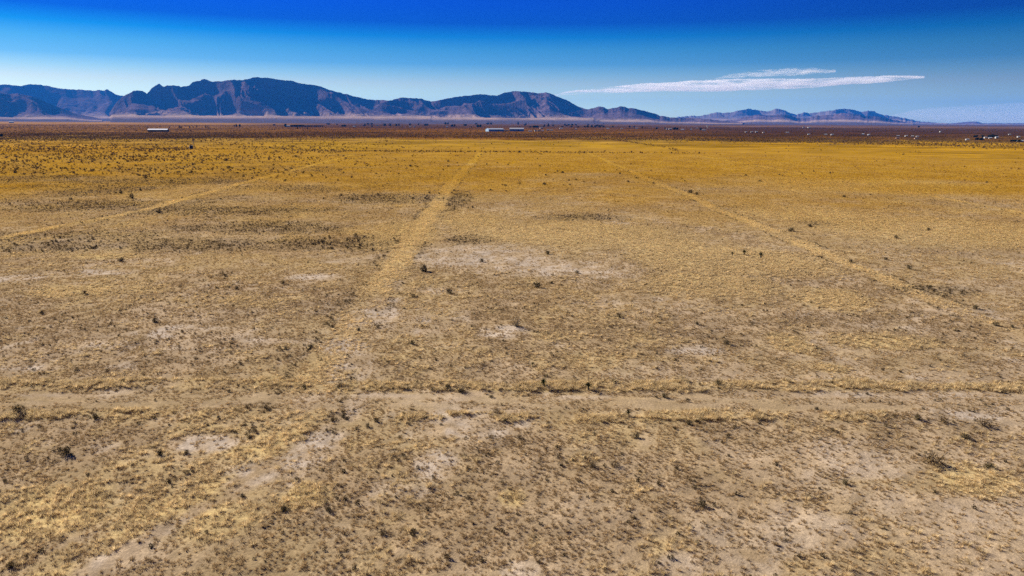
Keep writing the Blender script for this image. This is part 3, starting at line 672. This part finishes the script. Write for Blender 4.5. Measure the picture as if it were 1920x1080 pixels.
Y_T = tube_mesh('trunk', [(0, 0, -.1), (.02, 0, .2), (0, .02, .6)], [.13, .12, .09], 8, M_STALK)
Y_S = tube_mesh('flower_stalk', [(0, 0, .5), (.03, .02, 1.1), (.08, .03, 1.7), (.1, .03, 2.0)], [.03, .025, .05, .01], 6, M_STALK)
def yucca(px, py, hpx, label, stalk=False):
    x, y = G(px, py); s = hpx * pxsize(x, y) / (1.3 if py > 600 else 1.15)
    o = link(bpy.data.objects.new('yucca', None)); o.location = (x, y, ground_z(x, y)); o.scale = (s, s, s); o.rotation_euler.z = random.uniform(0, 6)
    tag(o, label, 'yucca', 'yuccas on the plain')
    link(bpy.data.objects.new('leaf_rosette', random.choice(Y_L)), o); link(bpy.data.objects.new('trunk', Y_T), o)
    if stalk: link(bpy.data.objects.new('flower_stalk', Y_S), o)
yucca(1103, 731, 20, 'green yucca with a tall dry flower stalk on the straw berm', True)
yucca(1019, 726, 19, 'dark green yucca on the straw berm left of the stalked yucca')
yucca(1178, 779, 15, 'small green yucca on the lower berm below the stalked yucca')
yucca(1426, 483, 13, 'dark yucca, thickest of three standing alone in pale straw')
yucca(1395, 478, 12, 'dark slim yucca, middle of three standing in pale straw')
yucca(1373, 479, 8, 'thin small yucca, faintest of three standing in pale straw')
yucca(999, 685, 10, 'tiny green yucca above the berm yuccas')

# ------------------------------------------------------------------ wind pump and tank
M_RUST = solid('weathered_steel', (.12, .085, .06), .7, metal=.3); M_TANK = solid('dark_tank_steel', (.035, .022, .018), .8)
M_VANE = solid('galvanised_sheet', (.30, .28, .26), .5, metal=.6)
def bars(name, segs, w_, mat):
    V = []; Fc = []
    for p, q in segs:
        p = np.array(p, float); q = np.array(q, float); d = q - p; u = np.cross(d, [.31, .17, .9]); u /= np.linalg.norm(u); v = np.cross(d, u); v /= np.linalg.norm(v); i0 = len(V)
        for c in (p, q):
            for a, b in ((-1, -1), (1, -1), (1, 1), (-1, 1)): V.append(c + (u * a + v * b) * w_ / 2)
        Fc += [(i0, i0+1, i0+5, i0+4), (i0+1, i0+2, i0+6, i0+5), (i0+2, i0+3, i0+7, i0+6), (i0+3, i0, i0+4, i0+7), (i0+3, i0+2, i0+1, i0), (i0+4, i0+5, i0+6, i0+7)]
    me = mesh_np(name, V, Fc); me.materials.append(mat); return me
wx_, wy_ = G(364, 279.5); wp = link(bpy.data.objects.new('wind_pump', None)); wp.location = (wx_, wy_, 0); wp.rotation_euler.z = .5
tag(wp, 'old wind pump tower with a bladed wheel beside dark tank', 'wind pump')
hh = 9.0
for sx in (-1, 1):
    for sy in (-1, 1): link(bpy.data.objects.new('leg', bars('leg', [((sx*1.1, sy*1.1, -.1), (sx*.15, sy*.15, hh))], .16, M_RUST)), wp)
sg = []
for k in range(5):
    a = 1.1 - .95 * k / 5; b = 1.1 - .95 * (k + 1) / 5; z0, z1 = hh * k / 5, hh * (k + 1) / 5
    for (p, q) in (((-1, -1), (1, -1)), ((1, -1), (1, 1)), ((1, 1), (-1, 1)), ((-1, 1), (-1, -1))):
        sg += [((p[0]*a, p[1]*a, z0), (q[0]*b, q[1]*b, z1)), ((p[0]*b, p[1]*b, z1), (q[0]*b, q[1]*b, z1))]
link(bpy.data.objects.new('brace', bars('brace', sg, .08, M_RUST)), wp)
wh = link(bpy.data.objects.new('wheel', bars('wheel', [((math.cos(i*.524)*1.25, -.5, hh+.4+math.sin(i*.524)*1.25), (math.cos((i+1)*.524)*1.25, -.5, hh+.4+math.sin((i+1)*.524)*1.25)) for i in range(12)] + [((0, -.5, hh+.4), (0, .3, hh+.4))], .07, M_RUST)), wp)
for i in range(12):
    a = i * .5236; c, s_ = math.cos(a), math.sin(a); V = []
    for rr, ww in ((.35, .1), (1.3, .26)):
        for t_ in (-1, 1): V.append((c*rr - s_*ww*t_, -.5 + .08*t_, hh + .4 + s_*rr + c*ww*t_))
    V += [(a_, b_ + .02, c_) for a_, b_, c_ in V]
    me = mesh_np('blade', V, [(0, 1, 3, 2), (6, 7, 5, 4), (0, 2, 6, 4), (1, 5, 7, 3), (0, 4, 5, 1), (2, 3, 7, 6)]); me.materials.append(M_RUST); link(bpy.data.objects.new('blade', me), wh)
V = [(x_, .4 + y_, hh + .4 + z_) for x_ in (-.02, .02) for y_, z_ in ((0, -.05), (1.2, -.5), (2.0, -.5), (2.0, .5), (1.2, .5), (0, .05))]
me = bpy.data.meshes.new('tail_vane'); me.from_pydata(V, [], [(5, 4, 3, 2, 1, 0), (6, 7, 8, 9, 10, 11)] + [(i, (i+1) % 6, 6+(i+1) % 6, 6+i) for i in range(6)]); me.materials.append(M_RUST)
link(bpy.data.objects.new('tail_vane', me), wp)
tx, ty = G(358.5, 279); tk = link(bpy.data.objects.new('water_tank', None)); tk.location = (tx, ty, 0); tag(tk, 'dark round water tank beside the old wind pump', 'water tank')
link(bpy.data.objects.new('tank_wall', tube_mesh('tank_wall', [(0, 0, -.1), (0, 0, 3.3), (0, 0, 3.3), (0, 0, .4)], [1.8, 1.8, 1.7, 1.7], 24, M_TANK)), tk)
link(bpy.data.objects.new('rim', tube_mesh('rim', [(0, 0, 3.22), (0, 0, 3.22), (0, 0, 3.4), (0, 0, 3.4), (0, 0, 3.22)], [1.68, 1.9, 1.9, 1.68, 1.68], 24, M_VANE)), tk)
link(bpy.data.objects.new('water_surface', tube_mesh('water_surface', [(0, 0, 2.6), (0, 0, 2.61)], [1.69, .01], 24, M_TANK)), tk)

# ------------------------------------------------------------------ houses, sheds
MW = {k: solid('wall_' + k, c, .8, .08, 1.0) for k, c in dict(white=(.34,.32,.29), tan=(.42,.33,.24), grey=(.36,.36,.38), pink=(.45,.28,.20), dark=(.06,.045,.04), blue=(.16,.30,.45)).items()}
MRF = {k: solid('roof_' + k, c, .5, .08, 1.0) for k, c in dict(bright=(.72,.72,.72), white=(.36,.36,.36), metal=(.40,.43,.46), brown=(.16,.10,.07), grey=(.30,.30,.31)).items()}
M_GLASS = solid('window_glass', (.03, .035, .045), .15); M_DOOR = solid('painted_door', (.14, .10, .08), .6)
def box_mesh(name, x0, x1, y0, y1, z0, z1, mat):
    V = [(x, y, z) for z in (z0, z1) for x, y in ((x0, y0), (x1, y0), (x1, y1), (x0, y1))]
    me = mesh_np(name, V, [(3, 2, 1, 0), (4, 5, 6, 7), (0, 1, 5, 4), (1, 2, 6, 5), (2, 3, 7, 6), (3, 0, 4, 7)]); me.materials.append(mat); return me
def house(px, py, wpx, hpx, wall, roof, label, cat='house', group='buildings of the far settlement', yaw=0.0, name='house', doors=1, depth=None, bays=3):
    x, y = G(px, max(py, hz(px) + 6.5)); k = pxsize(x, y); w_ = max(wpx * k * (.85 if wpx < 12 else 1), 5.0); h_ = max(hpx * k * (.85 if wpx < 12 else 1), 2.6); dp = depth or min(max(w_ * .6, 5), 22)
    o = link(bpy.data.objects.new(name, None)); o.location = (x, y + dp / 2, 0); o.rotation_euler.z = yaw - math.atan2(x, y) * .5
    tag(o, label, cat, group)
    eh = h_ * .68; W, D = w_ / 2, dp / 2; rh = h_ - eh
    V = [(-W, -D, -.3), (W, -D, -.3), (W, D, -.3), (-W, D, -.3), (-W, -D, eh), (W, -D, eh), (W, D, eh), (-W, D, eh), (-W, 0, h_ - .05), (W, 0, h_ - .05)]
    me = bpy.data.meshes.new('wall'); me.from_pydata(V, [], [(0, 1, 5, 4), (2, 3, 7, 6), (1, 2, 6, 9, 5), (3, 0, 4, 8, 7)]); me.materials.append(MW[wall]); link(bpy.data.objects.new('wall', me), o)
    ov = .5; A = [(-W-ov, -D-ov, eh-.15), (W+ov, -D-ov, eh-.15), (W+ov, 0, h_+.05), (-W-ov, 0, h_+.05), (W+ov, D+ov, eh-.15), (-W-ov, D+ov, eh-.15)]
    V = A + [(a, b, c + .18) for a, b, c in A]
    me = bpy.data.meshes.new('roof'); me.from_pydata(V, [], [(6, 7, 8, 9), (9, 8, 10, 11), (3, 2, 1, 0), (5, 4, 2, 3), (0, 1, 7, 6), (4, 5, 11, 10), (1, 2, 8, 7), (2, 4, 10, 8), (3, 0, 6, 9), (5, 3, 9, 11)]); me.materials.append(MRF[roof]); link(bpy.data.objects.new('roof', me), o)
    dw = min(1.0 if cat == 'house' else 3.2, w_ * .2); dh = min(2.1 if cat == 'house' else 3.5, eh * .85)
    link(bpy.data.objects.new('door', box_mesh('door', -dw/2 + W*.25, dw/2 + W*.25, -D-.08, -D+.05, 0, dh, M_DOOR)), o)
    for i in range(bays):
        cx = -W + w_ * (i + .5) / bays
        if abs(cx - W * .25) < dw + .6: continue
        link(bpy.data.objects.new('window', box_mesh('window', cx - .6, cx + .6, -D-.06, -D+.05, eh*.4, eh*.75, M_GLASS)), o)
    return o
house(293, 247.2, 32, 5.2, 'dark', 'bright', 'long low shed with bright white roof out on the left plain', 'shed', yaw=.0, name='long_shed', depth=24, bays=7)
house(20, 230.6, 8, 3, 'white', 'white', 'small white building far off at the left edge', yaw=.2)
house(927.5, 246.6, 29, 5.6, 'blue', 'metal', 'big blue metal barn with pale end, left of the pair', 'barn', yaw=.35, name='barn', depth=30, bays=5)
house(969, 246.3, 25, 6.0, 'blue', 'white', 'big blue metal barn with white roof, right of the pair', 'barn', yaw=-.05, name='barn', depth=30, bays=5)
house(949.5, 246.4, 9, 3, 'dark', 'brown', 'low dark lean-to shed between the two blue barns', 'shed', name='shed', bays=2)
BL = [(1004,246.4,4,3,'white','white','white cabin just right of the blue barns'),(1011,246.2,8,2.4,'dark','brown','low dark cabin between two white cabins by the barns'),(1018,246.6,4,2.8,'white','white','white cabin right of the low dark cabin'),
 (994,247,7,2.0,'grey','grey','low grey shed close right of the blue barns'),(1027,244.6,5,2.6,'white','white','white fronted shed with dark wing'),(1034,245,7,1.8,'grey','grey','dark wing joined to the white fronted shed'),
 (1015,241.3,6,2.5,'tan','white','pale roofed house amid trees behind the barns'),(1052,241.8,7,2,'tan','metal','long pale house right of the grove'),(1080,243,4,2,'tan','white','small pale house in red brown scrub'),
 (1140,242,5,2,'white','metal','pale house under the dark tree row'),(1166,242.2,5,2,'tan','white','cream house between scrub and trees'),(1194,241.6,5,2,'white','white','white house right of the cream house'),
 (1232,240.8,4,2.5,'white','white','white house behind the settlement trees'),(1251,243,4,2.6,'white','white','bright white house left of large dark tree'),(1257,243.2,6,2.6,'white','white','bright white long house left of large dark tree'),
 (1280,244,6,2,'white','metal','pale house just right of large dark tree'),(1296,244,4,2.4,'white','white','small bright house right of the pale house'),(1307,241.6,4,2,'tan','white','cream house farther back near the white tower'),
 (1320,245,8,2,'tan','grey','wide tan house near the white tower'),(1399,248.4,4,2,'tan','white','small tan house left in a spaced row'),(1410,248.4,4,2.4,'white','white','white house middle in a spaced row'),
 (1419,248.5,5,2.6,'white','white','white house right in a spaced row'),(1432,249.4,4,2,'tan','grey','tan house ending the spaced row'),(1477,249.6,6,2.2,'tan','white','cream house alone in maroon scrub'),
 (1517,253,4,2.2,'white','white','white house at lower edge of maroon scrub'),(1549,253.6,5,2.6,'white','white','bright white house, left of two in maroon scrub'),(1561,253.6,5,2.6,'white','white','bright white house, right of two in maroon scrub'),
 (1619,253.2,3,3,'white','white','tall narrow white house in maroon scrub'),(1630,253.5,4,2,'grey','metal','grey house beside the tall narrow white house'),(1518,240,6,2,'white','white','long white shed far back below the right mountains'),
 (1507,239.6,3,2.5,'white','white','small white shed far back beside a longer one'),(1685,256,5,2.4,'white','grey','pale house left in the pink roofed cluster'),(1684,260,6,3,'pink','brown','pinkish house in front of the right cluster'),
 (1700,256,3,2.4,'white','white','white house middle in the pink roofed cluster'),(1712,256.6,3,2.4,'white','white','white house right of the cluster centre'),(1721,257,4,2.4,'white','grey','pale house ending the right cluster'),
 (1719,261,6,2.6,'pink','brown','pinkish house at the lower end of the right cluster'),(1764,248,3,2.6,'white','white','lone white house far back right of the cluster'),(1815,263,3,2.4,'white','white','little white hut below the dark right grove'),
 (1849,259.4,5,3,'white','white','white house between the trees of the right grove'),(1858,260,4,2.6,'grey','metal','grey house under the right grove'),(1870,259.6,4,4,'white','white','tall white house right end of the right grove'),
 (1894,253,4,2,'white','white','white house behind and right of the grove'),(1911,258,4,3,'white','white','white house near the right edge'),(1914,266,11,3.5,'grey','metal','low grey shed at the right edge under trees'),
 (538,238,10,3,'white','white','white shed at the foot of the dark tree row'),(664,238.6,5,2.4,'white','white','white house right of the long tree row'),(682,237,3,2.4,'white','white','narrow white house beside a dark tree'),
 (707,236.4,5,2.6,'white','white','white roofed house right of the dark trees'),(769,238.6,4,2,'tan','white','cream house, left of two close together'),(777,238.5,4,2,'white','white','white house, right of two close together'),
 (838,239,4,2,'white','white','lone white house left of the settlement grove'),(874,235.4,3,3,'white','white','small white house far back left of the barns')]
for b in BL: house(*b[:6], b[6], bays=2, yaw=random.uniform(-.3, .3))
# white water tower
x, y = G(1326, 241); k = pxsize(x, y); wtw = link(bpy.data.objects.new('water_tower', None)); wtw.location = (x, y, 0); tag(wtw, 'small white water tower standing over the settlement', 'water tower')
link(bpy.data.objects.new('tank', tube_mesh('tank', [(0, 0, 3.5*k), (0, 0, 5.6*k), (0, 0, 6.2*k)], [.9*k, .9*k, .05], 16, MW['white'])), wtw)
for i in range(4):
    a = i * 1.571 + .785; link(bpy.data.objects.new('leg', bars('leg', [((math.cos(a)*1.1*k, math.sin(a)*1.1*k, -.2), (math.cos(a)*.7*k, math.sin(a)*.7*k, 3.6*k))], .5, MW['white'])), wtw)

# ------------------------------------------------------------------ trees of the settlement
def tree_parts(seed, mat, n):
    r = np.random.default_rng(seed)
    cr = clump_mesh('crown', n, .42, .62, .10, mat, seed, 7); V = np.empty(len(cr.vertices) * 3, np.float32); cr.vertices.foreach_get('co', V); V[2::3] += .14; cr.vertices.foreach_set('co', V)
    segs = [((0, 0, -.03), (.02, .01, .42))] + [((.02, .01, .3), (r.uniform(-.3, .3), r.uniform(-.3, .3), r.uniform(.5, .75))) for _ in range(4)]
    tr = bars('trunk', segs[:1], .07, M_BARK); lb = bars('limb', segs[1:], .03, M_BARK)
    return tr, lb, cr
TREES = [tree_parts(700 + i, M_TREE, 420) for i in range(3)] + [tree_parts(720 + i, M_TREE2, 170) for i in range(2)]
def tree(px, py, hpx, wpx, label, group, dark=True):
    x, y = G(px, max(py, hz(px) + 6)); k = pxsize(x, y); o = link(bpy.data.objects.new('tree', None)); o.location = (x, y, 0)
    o.scale = (wpx * k / .85, wpx * k / .85, hpx * k * 1.05); o.rotation_euler.z = random.uniform(0, 6.28)
    tag(o, label, 'tree', group)
    tr, lb, cr = TREES[random.randrange(3)] if dark else TREES[3 + random.randrange(2)]
    link(bpy.data.objects.new('trunk', tr), o); link(bpy.data.objects.new('limb', lb), o); link(bpy.data.objects.new('crown', cr), o)
def trees(L, label, group, dark=True):
    for px, py, h_, w_ in L: tree(px, py, h_, w_, label, group, dark)
trees([(336,240,5,2.5),(340,240.5,4,3.5),(356,240.5,4,2.5),(362,240.5,4,2),(369,240,5,1.6),(386,240.5,5,2.5),(390,240.5,4.5,2),(440,238.5,5,1.6),(444,238.5,6,4),(450,238.5,6,3.5),(318,240,3,2)], 'dark tree in the sparse row beyond the long white shed', 'trees beyond the long shed')
trees([(535,238,6,6),(515,235.5,3,6)] + [(546 + i * 2.6, 238.2, 4.6, 3.4) for i in range(10)], 'dark tree of the dense row by the white shed', 'dense dark tree row')
trees([(573 + i * 4, 238.5, 4, 4.5) for i in range(9)], 'bare purplish tree continuing the dense dark row', 'bare trees of the row', False)
trees([(558,242,4.5,1.8),(577,243,4.5,2.4)], 'lone dark tree standing in front of the dense row', 'pair of lone trees')
trees([(616,234,3,9),(632,234.6,3,3),(642,238,4,5),(647,238,4.4,6),(666,238.3,3.6,3),(684,237,6,3),(690,234,3.4,5),(697,234,3.6,5),(698,238,3,4),(722,236.5,5,6),(732,236.5,5,5),(743,237,5,4),(748,236.5,5,3),(769,235,4,5),(785,235,4,3),(797,236,4,6),(802,236,4.4,4),(835,233.8,5,5),(840,234.2,5,4),(848,238,5,6),(853,238,5.6,3),(873,236.4,4,7),(896,239.5,6,6),(901,239,6,5),(915,233.8,4,6),(921,233.8,4,5),(892,233.6,3,6),(884,239.7,3,1.6)],
      'dark tree among the scattered houses left of the barns', 'settlement trees left of the barns')
trees([(972,234.5,6,4),(986,235.5,5,3),(1001,240,5,6),(1007,240,5,7),(1021,237.5,5,3),(1028,237,6,3),(1059,235.5,3.5,5),(1066,235.5,3.2,5),(1073,235.5,3.5,5),(1080,235.5,3.2,5),(1102,239,4,6),(1109,239,5,5),(1116,239,4.4,6),(1124,239,4.6,6),(1131,239,4,5),(1149,239.5,4,3),(1181,239.7,4.4,4),(1189,239.7,4.4,3),(1204,240.6,4,3),(1231,242.5,4,4),(1247,243.6,5,3),(1314,244.6,5,5),(1322,244.6,4,2.5)],
      'dark tree among the houses right of the barns', 'settlement trees right of the barns')
trees([(1265,243.8,5.5,7),(1270,243.8,5,5)], 'large dark tree right of the bright white long house', 'large dark trees by the white house')
trees([(985 + i * 11 + random.uniform(-4, 4), 237 + random.uniform(-2, 3), 3.6, 5) for i in range(14)], 'bare purplish tree in the grey grove behind the barns', 'bare grove behind the barns', False)
trees([(1826,258,5,5),(1831,258,5.5,5),(1842,258.5,6,4.5),(1832,263,5,8),(1839,263.4,5.5,9),(1855,258.5,6,7),(1861,258.5,7,8),(1868,258.5,5.5,6),(1896,266,4,7),(1903,266,4.6,8),(1910,266,4.4,7)], 'dark tree of the grove around white houses at right', 'grove at the right')
trees([(1722,239.5,4,4)], 'lone dark tree far back below the low right hills', 'lone far tree')
trees([(3,256.5,6,7)], 'dark tree cut by the left edge of the plain', 'lone left tree')

# ------------------------------------------------------------------ clouds
def cloud_material(name, dens, scale, thr, wide=.3, step=.05):
    """thin vapour whose density breaks up in ragged gaps"""
    m, t = newmat(name); L = t.links
    o = N(t, 'ShaderNodeOutputMaterial'); v = N(t, 'ShaderNodeVolumePrincipled'); v.inputs['Color'].default_value = (1, .97, .93, 1); v.inputs['Anisotropy'].default_value = .1
    tc = N(t, 'ShaderNodeTexCoord'); mp = N(t, 'ShaderNodeMapping'); mp.inputs['Scale'].default_value = scale
    nz = N(t, 'ShaderNodeTexNoise'); nz.inputs['Scale'].default_value = 1; nz.inputs['Detail'].default_value = 6; nz.inputs['Roughness'].default_value = .6
    r = N(t, 'ShaderNodeMapRange'); r.inputs[1].default_value = thr; r.inputs[2].default_value = thr + wide; r.inputs[3].default_value = 0; r.inputs[4].default_value = dens
    L.new(tc.outputs['Object'], mp.inputs[0]); L.new(mp.outputs[0], nz.inputs['Vector']); L.new(nz.outputs[0], r.inputs[0]); L.new(r.outputs[0], v.inputs['Density'])
    L.new(v.outputs[0], o.inputs['Volume']); m.cycles.volume_step_rate = step
    return m
def cloud(name, prof, dist, depth, mat, label, group=None):
    """closed lens-shaped body; prof = (px, top py, bottom py)"""
    V = []; Fc = []; ns = 16
    pr = np.array(prof, float); pp = np.arange(pr[0, 0], pr[-1, 0] + 1, 5.0 if depth < 5000 else 25.0); ta = np.interp(pp, pr[:, 0], pr[:, 1]); tb = np.interp(pp, pr[:, 0], pr[:, 2])
    tb = ta + (tb - ta) * (.82 if depth < 5000 else 1); th_ = (tb - ta); jag = .16 if depth < 5000 else .03
    ta = ta + th_ * jag * (fbm(pp / 28, pp * 0, int(dist) % 91, 4, .6) - .38); tb = tb + th_ * jag * (fbm(pp / 22, pp * 0, int(dist) % 53, 4, .6) - .6)
    prof = [(p_, a_, max(b_, a_ + .4)) for p_, a_, b_ in zip(pp, ta, tb)]
    for i, (px, a, b) in enumerate(prof):
        th = float(dirpx(np.array(px, float))); R = dist / math.cos(th)
        def zz(py): return CAM_H + R * (hz(px) - py) / (FOC * 1.03) * math.cos(th)
        zc, hz_ = (zz(a) + zz(b)) / 2, max((zz(a) - zz(b)) / 2, 15)
        for k in range(ns):
            q = k * 2 * math.pi / ns; rr = R + math.cos(q) * depth * (.25 + .75 * min(1, hz_ / 500))
            V.append((rr * math.sin(th), rr * math.cos(th), zc + math.sin(q) * hz_))
    V = np.array(V); c = V.mean(0); V = V - c
    n = len(prof)
    fs = [(i*ns+k, i*ns+(k+1) % ns, (i+1)*ns+(k+1) % ns, (i+1)*ns+k) for i in range(n-1) for k in range(ns)]
    me = bpy.data.meshes.new(name); me.from_pydata(V.tolist(), [], fs + [tuple(range(ns))[::-1], tuple(range((n-1)*ns, n*ns))]); me.materials.append(mat)
    me.polygons.foreach_set('use_smooth', np.ones(len(me.polygons), bool))
    o = link(bpy.data.objects.new(name, me)); o.location = c; tag(o, label, 'cloud', group)
    return o
CM1 = cloud_material('streak_cloud', .0012, (1/2600, 1/2600, 1/200), .43, .3); CM2 = cloud_material('wisp_cloud', .0006, (1/1600, 1/1600, 1/260), .44, .3); CM3 = cloud_material('bank_cloud', .000032, (1/12000, 1/12000, 1/900), .1, .5)
cloud('cloud', [(1030,181,182),(1060,174,181),(1100,169,180),(1150,164,179),(1200,160,178),(1260,157,178),(1320,153,178),(1380,151,177),(1440,151,174),(1500,151,172),(1540,150,168),(1580,148,164),(1620,147,162),(1660,146,158),(1690,146,154),(1722,147,150)], 60000, 4000, CM1, 'long thin white cloud streak above the distant mountains')
cloud('cloud', [(1330,151,152),(1360,143,151),(1400,137,151),(1440,133,150),(1480,131,149),(1520,131,146),(1555,135,140)], 61000, 2500, CM2, 'faint ragged wisp above the long white cloud streak')
cloud('cloud', [(1660,218,221),(1720,204,226),(1780,200,232),(1850,196,236),(1920,192,238),(2050,187,240),(2250,182,240),(2500,182,240)], 80000, 9000, CM3, 'pale flat cloud bank low over the right hills')

# ------------------------------------------------------------------ haze
m, t = newmat('air_haze'); o = N(t, 'ShaderNodeOutputMaterial'); v = N(t, 'ShaderNodeVolumePrincipled')
v.inputs['Color'].default_value = (.03, .28, 1.0, 1); v.inputs['Density'].default_value = 2.0e-5; v.inputs['Anisotropy'].default_value = 0.0
t.links.new(v.outputs[0], o.inputs['Volume']); m.cycles.homogeneous_volume = True
B = 36000
me = box_mesh('haze', -B, B, -B, B, -5, 1120, m)
tag(link(bpy.data.objects.new('haze', me)), 'thin blue haze filling the air over the plain', None, None, 'stuff')
